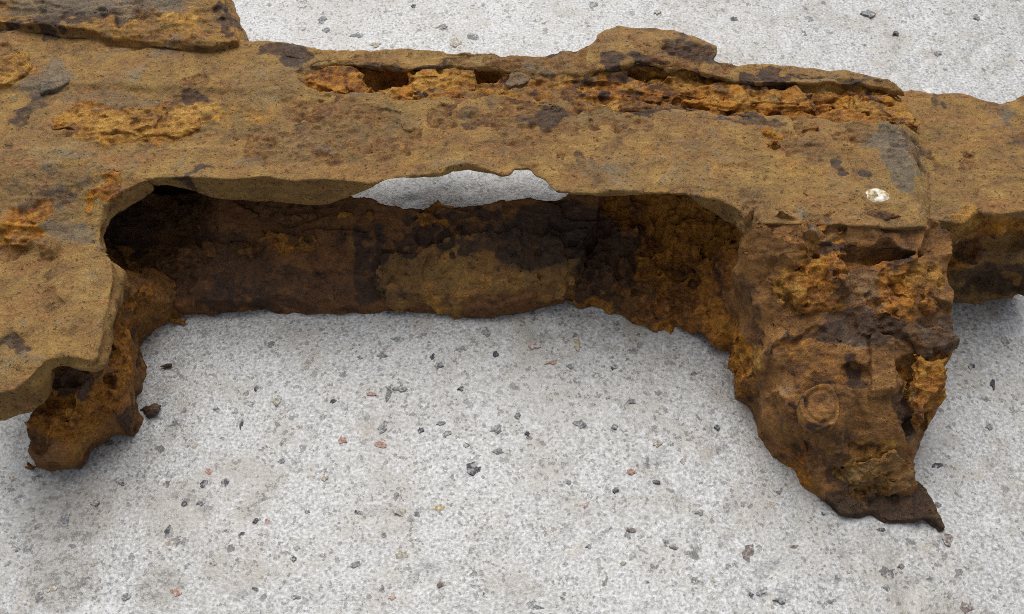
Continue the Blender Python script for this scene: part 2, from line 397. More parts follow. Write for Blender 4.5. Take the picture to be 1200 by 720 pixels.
# ================================================================== the concrete
def concrete_ground():
    xs = np.concatenate([[-6000, -2500, -1000, -500, -330], np.arange(-290, 290.1, 1.6), [330, 500, 1000, 2500, 6000]])
    ys = np.concatenate([[-6000, -2500, -1000, -400, -200], np.arange(-135, 225.1, 1.6), [260, 400, 1000, 2500, 6000]])
    X, Y = np.meshgrid(xs, ys, indexing='ij'); P = np.stack([X.ravel(), Y.ravel(), 0 * X.ravel()], 1)
    near = (np.abs(P[:, 0]) < 300) & (P[:, 1] > -150) & (P[:, 1] < 230)
    z = pnoise(P, 40, 41) * 0.25 + pnoise(P, 9, 42) * 0.04 + pnoise(P, 3.4, 43) * 0.03
    z -= np.maximum(0, pnoise(P, 4.3, 44) - 1.6) * 0.5
    P[:, 2] = np.where(near, np.minimum(z, 0.6), 0) - 0.2
    nx, ny = len(xs), len(ys); I = np.arange(nx * ny).reshape(nx, ny)
    F = np.stack([I[:-1, :-1], I[1:, :-1], I[1:, 1:], I[:-1, 1:]], -1).reshape(-1, 4)
    o = link('concrete_ground', raw_mesh('concrete_ground', P, F), CONC)
    o['kind'] = 'structure'; o['label'] = 'pale grey weathered concrete with dark aggregate specks'
    return o
ground = concrete_ground()

# stones showing in the concrete: px, py, width px, depth px, kind (k black, g grey, r reddish, t tan, o ochre, b brown)
STONES = '''464 397 20 10 g;570 389 11 12 g;544 407 8 8 g;581 415 8 7 k;507 418 6 8 k;514 428 11 9 g;447 417 15 8 g;627 405 16 9 r;647 424 16 6 r
676 404 9 18 o;667 429 10 6 g;469 455 18 8 g;436 461 12 6 r;455 462 7 20 g;449 501 12 16 g;493 504 8 7 k;516 496 13 7 g;524 508 12 8 g;582 502 15 12 g
606 487 9 8 g;617 508 7 6 k;680 496 16 11 g;447 520 15 11 r;555 550 20 16 k;584 529 16 7 g;401 516 11 10 r;546 522 9 7 b;283 497 6 14 k;195 567 11 10 b
238 567 12 12 k;263 565 11 12 k;143 567 9 6 k;245 552 9 10 r;313 612 11 12 r;197 622 9 13 k;199 637 16 12 t;215 590 7 8 k;283 626 10 7 k;265 622 8 7 g
347 642 10 7 g;343 655 9 8 k;207 693 14 12 r;77 608 12 20 g;147 700 12 9 g;237 588 14 8 g;43 618 7 12 g;20 645 11 10 b;347 700 13 6 g;227 522 13 9 t
488 602 15 14 g;468 600 16 10 t;515 595 24 12 o;567 605 16 5 k;450 628 8 7 g;417 662 22 8 g;517 685 12 8 b;578 625 15 8 b;722 574 9 8 k;685 592 10 8 r
662 662 9 7 g;707 697 14 8 g;665 565 10 8 g;770 564 9 7 k;567 696 7 5 k;758 683 12 5 b;470 650 16 12 t;630 712 16 6 g;878 647 20 26 b;928 644 24 14 b
1110 632 15 18 b;1187 653 16 13 b;1185 577 26 14 g;1143 575 12 14 g;965 603 9 8 k;905 590 10 12 t;1133 712 18 16 b;880 697 7 6 k;892 694 14 7 g
915 703 16 8 g;972 705 12 6 g;1037 688 12 10 g;1090 678 12 6 g;1033 620 10 7 k;1100 592 8 7 g;1057 663 9 7 b;995 670 8 7 t;1099 546 22 9 k;1139 429 9 7 k
1164 449 6 15 k;377 23 13 10 g;381 35 11 7 g;419 41 16 8 g;555 42 14 12 g;534 50 18 11 t;519 31 14 6 g;594 56 11 8 g;672 50 13 10 g;695 6 16 9 g
440 52 13 7 t;484 7 7 5 k;297 22 7 6 k;1018 15 17 10 g;948 21 10 9 g;925 51 13 8 g;1145 20 9 7 g;860 22 9 6 k;770 14 10 6 t;1100 62 10 7 g;1050 38 8 6 k
300 455 7 9 k;322 470 13 10 t;254 480 9 7 g;420 600 9 7 k;380 560 10 8 t;330 540 9 7 g;740 470 10 7 g;770 520 13 10 t;720 430 9 7 k;820 600 11 8 g
800 540 9 8 t;840 500 8 7 k;790 640 10 8 g;740 620 12 8 b;840 680 12 9 t;1160 500 10 8 g;1178 400 9 12 g;1150 640 9 6 k;60 690 16 9 t;110 660 11 8 t
30 580 12 9 b;110 590 12 9 b;85 640 10 8 g;15 560 9 7 t;740 553 11 8 r;300 610 8 6 k;360 600 7 6 k;390 470 9 6 k;360 430 9 7 t;540 455 8 6 k;720 500 10 7 g
350 500 8 6 t;250 660 10 7 b;300 690 9 6 k;400 690 10 7 g;460 700 11 8 r;545 660 9 6 t;610 640 8 6 k;650 620 9 7 t;690 640 8 6 g;730 660 9 6 t'''
SM = {'k': stone_material('dark_stone', (0.025, 0.025, 0.03), (0.062, 0.062, 0.072)), 'g': stone_material('grey_stone', (0.08, 0.083, 0.09), (0.19, 0.195, 0.20)),
      'r': stone_material('reddish_stone', (0.20, 0.11, 0.085), (0.36, 0.22, 0.17)), 't': stone_material('tan_stone', (0.20, 0.175, 0.14), (0.36, 0.32, 0.26)),
      'o': stone_material('ochre_stone', (0.24, 0.20, 0.11), (0.38, 0.32, 0.19)), 'b': stone_material('brown_stone', (0.085, 0.065, 0.058), (0.17, 0.135, 0.12))}
def stone_meshes(n=10):
    out = []; rng = np.random.default_rng(5)
    for k in range(n):
        m = 11; rr = rng.uniform(0.42, 1.2, m); th = np.arange(m) / m * 2 * math.pi + rng.uniform(-.2, .2, m)
        V = [(0.02, 0.03, 0.20)]
        for rs, z in ((0.6, 0.19), (0.95, 0.08), (1.0, -0.9)):
            for i in range(m): V.append((math.cos(th[i]) * rr[i] * rs * 0.5, math.sin(th[i]) * rr[i] * rs * 0.5, z + rng.uniform(-.03, .03)))
        F = [(0, 1 + i, 1 + (i + 1) % m) for i in range(m)]
        for r in range(2):
            for i in range(m):
                a, b = 1 + r * m + i, 1 + r * m + (i + 1) % m; F += [(a, a + m, b + m), (a, b + m, b)]
        me = bpy.data.meshes.new('stone'); me.from_pydata(V, [], F); me.materials.append(SM['g']); out.append(me)
    return out
SMESH = stone_meshes(); rng = np.random.default_rng(11)
for k, row in enumerate(STONES.replace('\n', ';').split(';')):
    px, py, w, d, kind = row.split(); px, py, w, d = map(float, (px, py, w, d))
    x, y = at(px, py, 0); s = mmpx(px, py, 0)
    o = link('stone', SMESH[k % len(SMESH)], None, ground)
    o.material_slots[0].link = 'OBJECT'; o.material_slots[0].material = SM[kind]
    o.location = (x * .001, y * .001, -0.00012 + 0.00001 * (k % 7))
    o.scale = (w * s[0] * 1.05e-3, d * s[1] * 1.05e-3, 0.0007); o.rotation_euler = (0, 0, rng.uniform(-.25, .25) + (math.pi if k % 2 else 0))

# ================================================================== the rusted iron piece
T = 50.0
root = bpy.data.objects.new('rusted_iron_fragment', None); col.objects.link(root)
root.empty_display_size = 0.03
tag(root, 'long heavily corroded orange brown iron casting lying on pale concrete', 'rusty iron')

# where the loose rust, black scale, painted crack shade, grey scale and ochre crust sit
patches(
    # top plate
    (150, 140, 50, 95, 26, 2, 'o', .62), (165, 135, 50, 85, 20, 4, 'y', .75), (120, 150, 50, 60, 16, 0, 'y', .5), (215, 120, 50, 24, 16, 0, 'd', .8), (130, 112, 50, 60, 10, 0, 'g', .7), (60, 95, 50, 28, 22, 20, 'g', .85),
    (35, 125, 50, 14, 22, 0, 'd', .7), (15, 80, 50, 22, 18, 0, 'y', .7), (345, 68, 50, 24, 14, 0, 'd', .85), (320, 62, 50, 12, 8, 0, 'd', .8), (180, 60, 50, 14, 6, 0, 'g', .6), (205, 62, 50, 12, 6, 0, 'g', .55), (130, 62, 50, 14, 7, 0, 'g', .55),
    (270, 140, 50, 60, 22, 0, 'o', .28), (365, 150, 50, 12, 26, -20, 'd', .5), (290, 185, 50, 16, 7, 0, 'g', .6), (380, 170, 50, 10, 7, 0, 'g', .55),
    (705, 205, 50, 22, 12, 0, 'g', .7), (685, 195, 50, 10, 8, 0, 'd', .5), (1045, 185, 50, 24, 38, 0, 'g', 1.35), (1015, 170, 50, 10, 12, 0, 'g', .8), (998, 199, 50, 11, 7, 0, 'd', .95),
    (955, 258, 50, 16, 4, 0, 'g', .7), (1070, 170, 50, 12, 30, 15, 'd', .6), (470, 138, 50, 10, 6, 0, 'g', .6), (560, 140, 50, 30, 7, 0, 'd', .5), (640, 135, 50, 36, 9, 0, 'd', .75), (675, 128, 50, 12, 8, 0, 'o', .9),
    (480, 175, 50, 60, 12, 0, 'o', .22), (800, 180, 50, 60, 20, 0, 'o', .15), (900, 190, 50, 70, 14, 0, 'o', .18), (880, 140, 50, 40, 6, 0, 'd', .65), (230, 200, 49, 30, 6, 0, 'd', .8),
    # left lug
    (30, 270, 42, 36, 30, 0, 'o', .8), (28, 275, 42, 22, 18, 0, 'y', .6), (60, 235, 45, 34, 12, 0, 'd', .6), (85, 260, 43, 18, 26, 10, 'g', .75), (118, 225, 47, 8, 14, 0, 'o', .8), (50, 215, 48, 60, 12, 0, 'd', .4),
    (8, 405, 39, 18, 16, 0, 'd', .8), (30, 375, 40, 12, 8, 0, 'g', .4), (95, 330, 40, 40, 30, 0, 'g', .22), (30, 340, 40, 40, 20, 0, 'g', .22),
    # right end
    (1180, 140, 44, 12, 9, 0, 'g', .95), (1198, 165, 44, 8, 12, 0, 'g', .9), (1120, 128, 44, 10, 7, 0, 'd', .7), (1110, 160, 44, 18, 9, 0, 'd', .4), (1100, 115, 44, 18, 10, 0, 'd', .6), (1140, 268, 42, 26, 16, -20, 'y', .9), (1120, 290, 36, 16, 26, 0, 'd', .6), (1147, 232, 44, 7, 7, 0, 'o', .5),
    # right lug
    (945, 330, 43, 22, 36, 0, 'o', .9), (935, 335, 43, 18, 26, 0, 'y', .7), (1085, 330, 40, 26, 24, 0, 'y', .8), (1040, 355, 38, 40, 26, 0, 'o', .9), (1000, 345, 40, 30, 22, 0, 'g', .75), (1010, 388, 36, 90, 14, 0, 'd', .75), (1100, 395, 33, 26, 16, 0, 'd', .6),
    (1050, 378, 36, 22, 7, 0, 'g', .7), (1095, 440, 26, 22, 44, 0, 'o', 1.0), (1010, 330, 42, 110, 26, 0, 'o', .62), (1085, 470, 22, 20, 40, 15, 'y', .5), (1062, 480, 20, 12, 40, 0, 'd', .7), (972, 302, 42, 28, 8, 0, 'd', .9), (1045, 303, 42, 22, 8, 0, 'd', .9), (935, 460, 28, 10, 14, 0, 'd', .85), (1000, 440, 29, 16, 14, 0, 'd', .75),  # dark over the two crack slots paints the shade inside them
    (885, 380, 30, 12, 70, 0, 'd', .5), (895, 330, 44, 14, 40, 0, 'd', .45), (950, 520, 18, 45, 8, 0, 'd', .6), (1010, 535, 12, 40, 14, 0, 'y', .6), (1030, 560, 9, 30, 14, 0, 'y', .5), (990, 555, 8, 25, 16, 0, 'd', .6), (960, 430, 32, 60, 50, 0, 'o', .34),
    (870, 420, 10, 26, 40, 0, 'o', .8), (895, 425, 16, 18, 12, 0, 'y', .6), (930, 545, 6, 26, 22, 0, 'o', .7), (1040, 600, 3, 70, 26, 0, 'd', .9),
    # rear block
    (120, 8, 54, 110, 14, 0, 'g', 1.2), (170, 3, 54, 16, 8, 0, 'o', .9), (150, 20, 54, 30, 8, 0, 'o', .8), (90, 27, 53, 120, 6, 0, 'd', .8), (265, 25, 53, 14, 22, 0, 'd', .8), (200, 30, 53, 50, 9, 0, 'y', .5),
)

E_PX = 62
# ---- main top plate with its broken front edge and the corroded channel along its back
TP = outline([(-60, 40), (0, 35), (140, 42), (275, 47), (330, 50), (372, 57), (450, 59), (530, 60), (600, 65), (640, 64), (700, 60), (840, 74), (920, 78), (1000, 84), (1040, 90),
              (1062, 105), (1085, 148), (1092, 190), (1100, 262), (1090, 266), (980, 263), (875, 263), (862, 247), (840, 235), (800, 229), (740, 225), (700, 226), (652, 226), (640, 212),
              (625, 208), (618, 199), (604, 199), (598, 205), (588, 206), (575, 201), (548, 195), (530, 196), (518, 203), (505, 206), (470, 209), (430, 214), (400, 211), (330, 206), (250, 205), (170, 204), (110, 201), (0, 197), (-60, 196)], T)
CH = outline([(352, 92), (375, 78), (430, 72), (500, 74), (560, 72), (620, 78), (690, 84), (740, 80), (830, 84), (900, 94), (980, 100), (1040, 104), (1062, 118), (1080, 150),
              (1040, 146), (960, 143), (900, 140), (820, 134), (740, 136), (660, 124), (600, 122), (540, 120), (470, 119), (420, 116), (375, 112)], T - 2)
RECESS = outline([(0, 103), (120, 100), (240, 104), (320, 108), (352, 120), (364, 140), (360, 160), (330, 172), (240, 168), (0, 172), (-60, 150)], T)
def channel(g):
    dp = poly2(g.X, g.Y, CH) + g.noise2(5, 61) * 0.9 + g.noise2(2.2, 62) * 0.5
    lamc = g.noise2((16, 3.2, 3.2), 65) + 0.5 * g.noise2((5, 2.2, 2.2), 66)
    depth = np.clip(0.3 + (-dp) * 0.7, 0, 2.2) + 0.9 * sstep(0.1, 0.3, lamc) - 0.8 * sstep(-0.5, -0.7, lamc) + 0.8 * sstep(1.1, 1.3, lamc) + g.noise2(2.6, 64) * 0.35
    depth = np.where(dp > 1.0, 0, np.maximum(depth, 0))
    return dp, depth
def f_top(g):
    n3 = g.noise(9, 51) * 0.35 + g.noise((6, 4, 2.5), 52) * 0.35
    d = poly2(g.X, g.Y, TP) + g.noise2(4, 53) * 0.28
    x = g.X
    top = T + 0 * d + g.noise2(30, 54) * 0.35 + g.noise2(7, 55) * 0.16
    rc = poly2(g.X, g.Y, RECESS); top = top - 0.9 * sstep(1.2, -1.6, rc)
    top = top - 0.7 * sstep(0, 10, -(g.Y - 0.22 * 0 - 62)) * sstep(-60, -75, x)   # the back third stands slightly proud at the left
    xe = np.interp(g.ax[1], *np.array(sorted([at(x_, y_, T)[::-1] for x_, y_ in ((1062, 105), (1080, 140), (1088, 170), (1094, 210), (1100, 262))])).T)[None, :]
    top = top - 4.6 * sstep(-7, 1.5, x - xe)
    dp, depth = channel(g)
    top = top - depth + weather(g, 'top') * sstep(-1.0, 1.5, dp)
    th = 6.5 + 7.5 * sstep(-122, -80, x) - 12.4 * sstep(-62, -42, x) + np.minimum(10, np.maximum(0, -d) * 0.75) * sstep(-62, -42, x)
    th = np.broadcast_to(th, d.shape) + g.noise2(8, 56) * 0.5
    th = th + 8 * sstep(28, 44, g.Y)
    th = np.where(x > 55, np.maximum(th, 9 * sstep(50, 70, x)), th)
    S = smax(g.Z - top[:, :, None], d[:, :, None] + n3 * 0.35 + g.noise((11, 7, 1.5), 58) * 0.36 + 0.10 * (T - g.Z), 0.5)
    S = smax(S, (T - th)[:, :, None] - g.Z + n3 * 0.8, 1.5)
    for px, py, rx, ry in ((440, 96, 7, 6), (458, 96, 6, 5), (571, 92, 4.8, 5.0), (525, 86, 5, 3), (755, 96, 8, 3), (915, 106, 7, 2.4)):
        c = at(px, py, T - 3)
        S = smax(S, -ellipsoid(g, (c[0], c[1] + 1.5, T - 4.5), (rx, ry, 6.0)) - n3 * 0.6, 1.0)
    return S
def chan_rust(P, N, W):
    g = poly2(P[:, 0], P[:, 1], CH) + pnoise(P, 5, 61) * 0.4
    W = flaked(P, N, W, 'top')
    low = sstep(0.2, 1.4, T - P[:, 2]) * sstep(1.5, -0.8, g)
    k = pnoise(P, (9, 4, 4), 71) * 0.5 + pnoise(P, 3, 72) * 0.3
    W[:, 0] = np.maximum(W[:, 0], low * np.clip(0.95 + 0.0 * k, 0, 1))
    W[:, 1] = np.maximum(W[:, 1], low * sstep(0.55, 1.1, k) * 0.85)
    W[:, 3] = np.maximum(W[:, 3], low * sstep(-0.1, -0.6, k) * 0.75)
    return W
part('top_plate', root, (-205, -14, 27), (160, 100, 53), f_top, recol=chan_rust, base=(0.06, 0, 0, 0))

# ---- thin rear rim overhanging the channel, with the torn hump
RIM = outline([(330, 48), (372, 57), (450, 59), (530, 60), (600, 66), (622, 67), (650, 63), (690, 56), (708, 40), (722, 31), (760, 34), (790, 36), (815, 46), (838, 58), (840, 74), (920, 78), (1000, 83), (1040, 90), (1062, 106),
               (1040, 101), (980, 99), (930, 97), (880, 96), (840, 90), (800, 84), (760, 80), (725, 84), (700, 88), (660, 84), (625, 86), (590, 80), (540, 76), (480, 80), (430, 77), (395, 74), (360, 76), (335, 66)], T)
def f_rim(g):
    d = poly2(g.X, g.Y, RIM) + g.noise2(3.5, 81) * 0.45
    c = at(765, 60, T); hump = np.exp(-(((g.X - c[0]) / 24) ** 2 + ((g.Y - c[1]) / 15) ** 2))
    top = T + 0.2 + 3.0 * hump + 0.6 * weather(g, 'rim') + g.noise2(12, 82) * 0.35 + g.noise2(4, 83) * 0.2
    n3 = g.noise((5, 4, 2), 84)
    S = smax(g.Z - top[:, :, None], d[:, :, None] + n3 * 0.45, 0.8)
    return smax(S, (top - 2.2)[:, :, None] - g.Z + n3 * 0.5, 0.8)
patches((745, 83, 50, 40, 7, 0, 'd', .9), (815, 55, 53, 26, 12, -20, 'd', .75), (805, 53, 53, 16, 6, -10, 'o', .9), (640, 85, 50, 22, 10, 0, 'g', .6), (880, 94, 50, 170, 4, 3, 'd', .8), (450, 80, 50, 90, 4, 0, 'd', .6), (700, 60, 51, 14, 14, 0, 'y', .4), (660, 62, 50, 30, 3, 0, 'd', .8))  # long dark strip paints the shadow under the rim's front edge
part('rear_rim', root, (-85, 45, 42), (150, 105, 57), f_rim, base=(0.05, 0, 0, 0), recol=lambda P, N, W: flaked(P, N, W, 'rim'))

# ---- laminated block on the back left
RB = outline([(-60, 14), (0, 22), (60, 30), (110, 34), (160, 40), (210, 45), (245, 47), (278, 45), (272, 20), (262, -2), (255, -30), (-60, -40)], 54)
def f_rb(g):
    d = poly2(g.X, g.Y, RB); n3 = g.noise((9, 9, 1.6), 91)
    d3 = d[:, :, None] + n3 * 0.7 + g.noise(4, 92) * 0.3 - 0.3 * (54 - g.Z)
    c = at(60, 8, 58)
    lam = g.noise2((24, 7, 7), 95) + 0.4 * g.noise2(5, 96)
    top = 53.6 + 0.8 * sstep(-.3, -.15, lam) + 0.7 * sstep(.6, .75, lam) + g.noise2(11, 93) * 0.3 + g.noise2(4, 94) * 0.15 + 1.0 * sstep(3, 12, -d)
    return smax(smax(g.Z - top[:, :, None], d3, 1.2), 44 - g.Z, 1)
part('rear_block', root, (-205, 60, 43), (-80, 135, 61), f_rb, base=(0.25, 0.15, 0, 0.1))

# ---- left lug: sloping shoulder and flat ledge
LL = outline([(-60, 186, 50), (0, 186, 50), (110, 190, 50), (168, 202, 49.5), (176, 212, 47), (155, 224, 46), (124, 246, 44), (114, 266, 43), (118, 286, 42), (134, 300, 41), (131, 340, 40), (126, 380, 39.5), (119, 420, 39), (108, 427, 39),
              (82, 424, 39), (56, 424, 39), (46, 432, 39), (34, 446, 38.5), (18, 458, 38.5), (0, 463, 38), (-60, 470, 38)])
LLH = pts3([(-60, 192, 50.1), (0, 192, 50.1), (110, 197, 50.0), (0, 200, 49.6), (110, 205, 49.4), (60, 230, 46.5), (0, 230, 46.5), (110, 240, 45.6), (20, 265, 43), (90, 265, 43), (60, 295, 41.2), (0, 295, 41.2), (125, 300, 41.2), (60, 360, 40.3), (0, 360, 40), (110, 400, 39.6), (50, 420, 39.2), (0, 455, 38.4), (-60, 460, 38.4), (-60, 300, 41.2)])
def f_ll(g):
    d = poly2(g.X, g.Y, LL) + g.noise2(4, 101) * 0.22
    top = rbf(g.X, g.Y, LLH) + g.noise2(12, 102) * 0.15 + weather(g, 'lug')
    n3 = g.noise((6, 6, 3), 104)
    cut = at(50, 440, 36)[0]
    th = 12.5 - 7.0 * sstep(cut - 2, cut + 2, g.X) * sstep(-20, -30, g.Y) - 6.5 * sstep(-16, -6, g.Y)
    S = smax(g.Z - top[:, :, None], d[:, :, None] + n3 * 0.28 + g.noise((11, 7, 1.6), 105) * 0.5 - 0.03 * (top[:, :, None] - g.Z), 0.5)
    S = smax(S, (top - th)[:, :, None] - g.Z + n3 * 0.7, 0.8)
    c = at(12, 405, 39); S = smax(S, -ellipsoid(g, (c[0], c[1], 40.0), (5, 4.5, 2.0)) + n3 * .4, 1)
    for px, py, z, r in ((22, 285, 42.5, 5.0), (38, 262, 43.5, 4.5), (52, 290, 41.6, 3.2), (8, 262, 43.5, 3.6)):
        c = at(px, py, z); S = smin(S, ellipsoid(g, (c[0], c[1], z), (r, r * .8, 2.4)) + n3 * 0.9, 1.2)
    return S
part('left_lug', root, (-205, -62, 25), (-88, 24, 53), f_ll, base=(0.03, 0, 0.04, 0), recol=lambda P, N, W: flaked(P, N, W, 'lug'))

# ---- rough broken foot under the left lug
LF = outline([(26, 440, 31), (21, 482, 24), (25, 503, 17), (20, 530, 12), (30, 547, 0), (62, 550), (96, 551), (114, 530), (138, 516), (158, 512), (166, 490), (169, 455), (166, 402), (186, 384), (206, 374), (240, 360), (250, 300), (250, 240), (-60, 240), (-60, 330), (70, 330), (70, 400)], 0)
LFH = pts3([(45, 480, 22), (100, 440, 33), (70, 495, 20), (45, 518, 13.5), (90, 522, 12.5), (110, 505, 15), (120, 470, 26), (148, 430, 25), (160, 470, 14), (150, 500, 6), (165, 420, 12), (150, 380, 24), (136, 330, 30), (175, 350, 16), (185, 380, 10), (205, 372, 4), (200, 330, 8), (60, 300, 26), (-40, 300, 26), (180, 290, 5), (150, 260, 3), (120, 230, 4), (230, 250, 3), (160, 310, 12), (60, 420, 31)])
def f_lf(g):
    d = poly2(g.X, g.Y, LF) + g.noise2(6, 111) * 0.45
    top = rbf(g.X, g.Y, LFH) + g.noise2(6, 112) * 1.0 + facets(g, 6, 117, 0.42, 1.0)
    n3 = g.noise(5, 114) * 1.3 + g.noise(2.4, 115) * 0.6
    S = smax((g.Z - top[:, :, None]) * 0.8, d[:, :, None] + n3 * 0.32, 0.6)
    xl = np.interp(g.ax[2], [0, 13, 24, 34], [at(30, 545, 0)[0], at(31, 522, 13)[0], at(27, 488, 24)[0], at(25, 460, 34)[0]])
    S = smax(S, np.where(g.Y[:, :, None] < -46, xl[None, None, :] - g.X[:, :, None], -60.0) + n3 * 0.3, 0.6)
    for px, py, z, r in ((72, 455, 30, (6.5, 6, 7)), (72, 470, 24, (6, 4, 5)), (132, 452, 22, (3, 3, 3)), (150, 345, 24, (3, 4, 3)), (110, 290, 36, (12, 10, 9))):
        c = at(px, py, z); S = smax(S, -ellipsoid(g, (c[0], c[1], z), r) + n3 * 0.6, 1.0)
    return smax(S, -0.6 - g.Z, 0.5) + np.where(g.Z < 2, 0, 0) + n3 * 0.25
patches((105, 490, 20, 70, 44, 0, 'o', 1.0), (60, 535, 5, 36, 12, 0, 'o', -.5), (100, 500, 18, 40, 20, 0, 'y', .35), (150, 400, 18, 30, 70, 0, 'o', .75), (150, 345, 26, 30, 40, 0, 'd', .45), (72, 452, 30, 30, 20, 0, 'd', .9), (160, 495, 6, 14, 14, 0, 'd', .7), (168, 400, 8, 10, 30, 0, 'd', .7), (120, 430, 26, 12, 20, 0, 'd', .6))  # dark in the square recess under the ledge is painted shade
part('left_foot', root, (-205, -75, -1.5), (-90, 55, 38), f_lf, base=(0.35, 0.25, 0, 0.0), vox=0.6, brown=0.8)

# ---- lower plate leaning back under the overhang, seen through the cut-out
LP = outline([(160, 385), (200, 373), (250, 369), (330, 366), (400, 367), (480, 366), (530, 368), (570, 372), (612, 366), (650, 358), (690, 360), (695, 362)], 0)
LP = np.vstack([LP[:-1], np.array([(22, 0), (19, 4), (23, 13), (29, 20), (33, 30), (14, 26), (-4, 23.5), (-28, 22.6), (-44, 23), (-58, 27), (-66, 40), (-150, 44), (-150, -8)])])
def f_lp(g):
    d = poly2(g.X, g.Y, LP) + g.noise2(5, 121) * 0.5 + g.noise2(2.5, 122) * 0.3
    foot = np.interp(g.ax[0], [-150, -100, -30, 30, 66], [-4, -3.5, -3, -4, -8])[:, None]
    yy = g.Y - foot
    sl = 0.80 - 0.12 * sstep(-60, -85, g.X) - 0.5 * sstep(-100, -118, g.X)
    top = 4.0 + yy * sl + g.noise2(16, 123) * 0.9 + g.noise2(5, 124) * 0.35
    # step: lower band stands back behind a dark seam
    seam = 14 + 2.2 * np.sin(g.X * 0.06) + g.noise2(12, 125) * 1.5
    top = top + 1.6 * sstep(-0.6, 0.8, yy - seam) * sstep(-75, -60, g.X) * sstep(10, 0, g.X)
    lam = g.noise2((26, 9, 9), 127) + 0.35 * g.noise2((7, 4, 4), 128)
    top = top + 1.5 * sstep(0.25, 0.40, lam) + 1.1 * sstep(-0.75, -0.62, lam) - 0.9 * sstep(1.3, 1.42, lam)
    n3 = g.noise((6, 5, 4), 126)
    S = smax((g.Z - top[:, :, None]) * 0.75, d[:, :, None] + n3 * 0.4, 0.8)
    return smax(S, -0.6 - g.Z, .5)
patches((560, 268, 20, 130, 7, 0, 'd', .9), (435, 300, 16, 12, 30, 30, 'd', .9), (330, 340, 8, 190, 20, 0, 'd', .55), (460, 320, 14, 70, 24, 0, 'd', .35), (440, 255, 22, 190, 14, 0, 'd', .4), (640, 275, 20, 80, 40, 0, 'd', .95), (700, 300, 14, 40, 50, 0, 'd', .8), (280, 345, 6, 60, 12, 0, 'd', .8), (520, 290, 16, 100, 6, 0, 'd', .8), (425, 330, 10, 22, 40, 0, 'd', .8), (690, 330, 10, 24, 36, 0, 'd', .9), (250, 300, 14, 90, 40, 0, 'd', .55), (150, 280, 6, 50, 60, 0, 'd', .8))  # dark here paints shade in the hollow, cave, seam and round the scab
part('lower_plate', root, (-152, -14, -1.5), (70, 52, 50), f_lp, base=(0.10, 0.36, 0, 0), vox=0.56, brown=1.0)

# ---- back wall added to keep light from behind out of the left hollow
def f_bw(g):
    n3 = g.noise(7, 411) * 1.5 + g.noise(3, 412) * 0.8
    q = np.maximum(np.abs(g.Y - 60) - 11, g.X + 68) + 0 * g.X
    return smax(smax(q[:, :, None] + n3, g.Z - 46, 1), -0.6 - g.Z, .5)
part('added_back_wall', root, (-205, 40, -1.5), (-60, 80, 48), f_bw, base=(0.7, 0.5, 0, 0), vox=0.9)

# ---- unseen skirt added behind the plate to shade the ground in the gap
def f_sk(g):
    n3 = g.noise((9, 5, 5), 421) * 1.2 + g.noise(3, 422) * 0.5
    q = np.maximum(np.abs(g.Y - 74.3) - 2.6, np.abs(g.X + 15) - 60) + 0 * g.X
    return smax(smax(q[:, :, None] + n3 * 0.7, g.Z - 42, 1), 20 - g.Z + n3, 1)
part('shade_skirt', root, (-80, 66, 9), (50, 80, 44), f_sk, base=(0.4, 0.3, 0, 0), vox=0.9)

# ---- crusts of scale standing on the lower plate
def crust(name, out_px, surf, thick, base, seed, n_amp=0.8, vox=0.56, label=None, crumbly=0.36, brown=0.55):
    P0 = pts3(out_px); C = P0[:, :2]
    def f(g):
        d = poly2(g.X, g.Y, C) + (g.noise2(9, seed + 6) * 1.3 if thick > 2.5 else 0) + g.noise2(4, seed) * 0.7 + g.noise2(2, seed + 1) * 0.35
        base_z = rbf(g.X, g.Y, P0) if surf is None else rbf(g.X, g.Y, pts3(surf))
        top = base_z + thick * sstep(0.2, -1.3, d) + g.noise2(7, seed + 2) * n_amp * 0.6 + facets(g, 4.5, seed + 3, 0.16 * n_amp, 1.7)
        n3 = g.noise(3.4, seed + 4)
        S = smax((g.Z - top[:, :, None]) * 0.8, d[:, :, None] + n3 * 0.5, 0.7)
        return smax(S, (base_z - 3.5)[:, :, None] - g.Z, .7)
    lo = np.r_[C.min(0) - 4, P0[:, 2].min() - 5]; hi = np.r_[C.max(0) + 4, P0[:, 2].max() + thick + 4]
    lo[2] = max(lo[2], -1.2)
    return part(name, root, lo, hi, f, base=base, vox=vox, label=label, brown=brown, crumbly=crumbly)
def lpz(px, py, add=0.0):
    # point on the leaning plate seen at that pixel
    for z in np.arange(0, 40, 0.25):
        x, y = at(px, py, z); ft = np.interp(x, [-150, -100, -30, 30, 66], [-4, -3.5, -3, -4, -8])
        k = 0.80 - 0.12 * float(sstep(-60, -85, np.array(x))) - 0.5 * float(sstep(-100, -118, np.array(x)))
        if 4.0 + (y - ft) * k <= z: break
    return (px, py, z + add)
crust('scale_crust', [lpz(*p) for p in ((432, 322), (445, 298), (480, 288), (540, 284), (600, 272), (650, 276), (680, 290), (676, 315), (660, 345), (640, 356), (600, 366), (560, 370), (530, 366), (480, 358), (440, 342))], None, 4.2, (0.26, 0.03, 0, 0.14), 131, 1.5, brown=0.25,
      label='raised oval scab of brown and ochre scale on the inner plate')
crust('scale_crust', [lpz(*p) for p in ((385, 264), (400, 250), (440, 246), (500, 248), (560, 244), (596, 246), (602, 262), (560, 268), (500, 268), (440, 266))], None, 2.8, (0.75, 0.12, 0, 0.22), 141, 1.8)
crust('scale_crust', [lpz(*p) for p in ((180, 330), (200, 290), (250, 282), (320, 280), (370, 284), (384, 298), (370, 310), (320, 316), (270, 322), (230, 335), (200, 350))], None, 4.2, (0.62, 0.24, 0, 0.05), 151, 1.8)
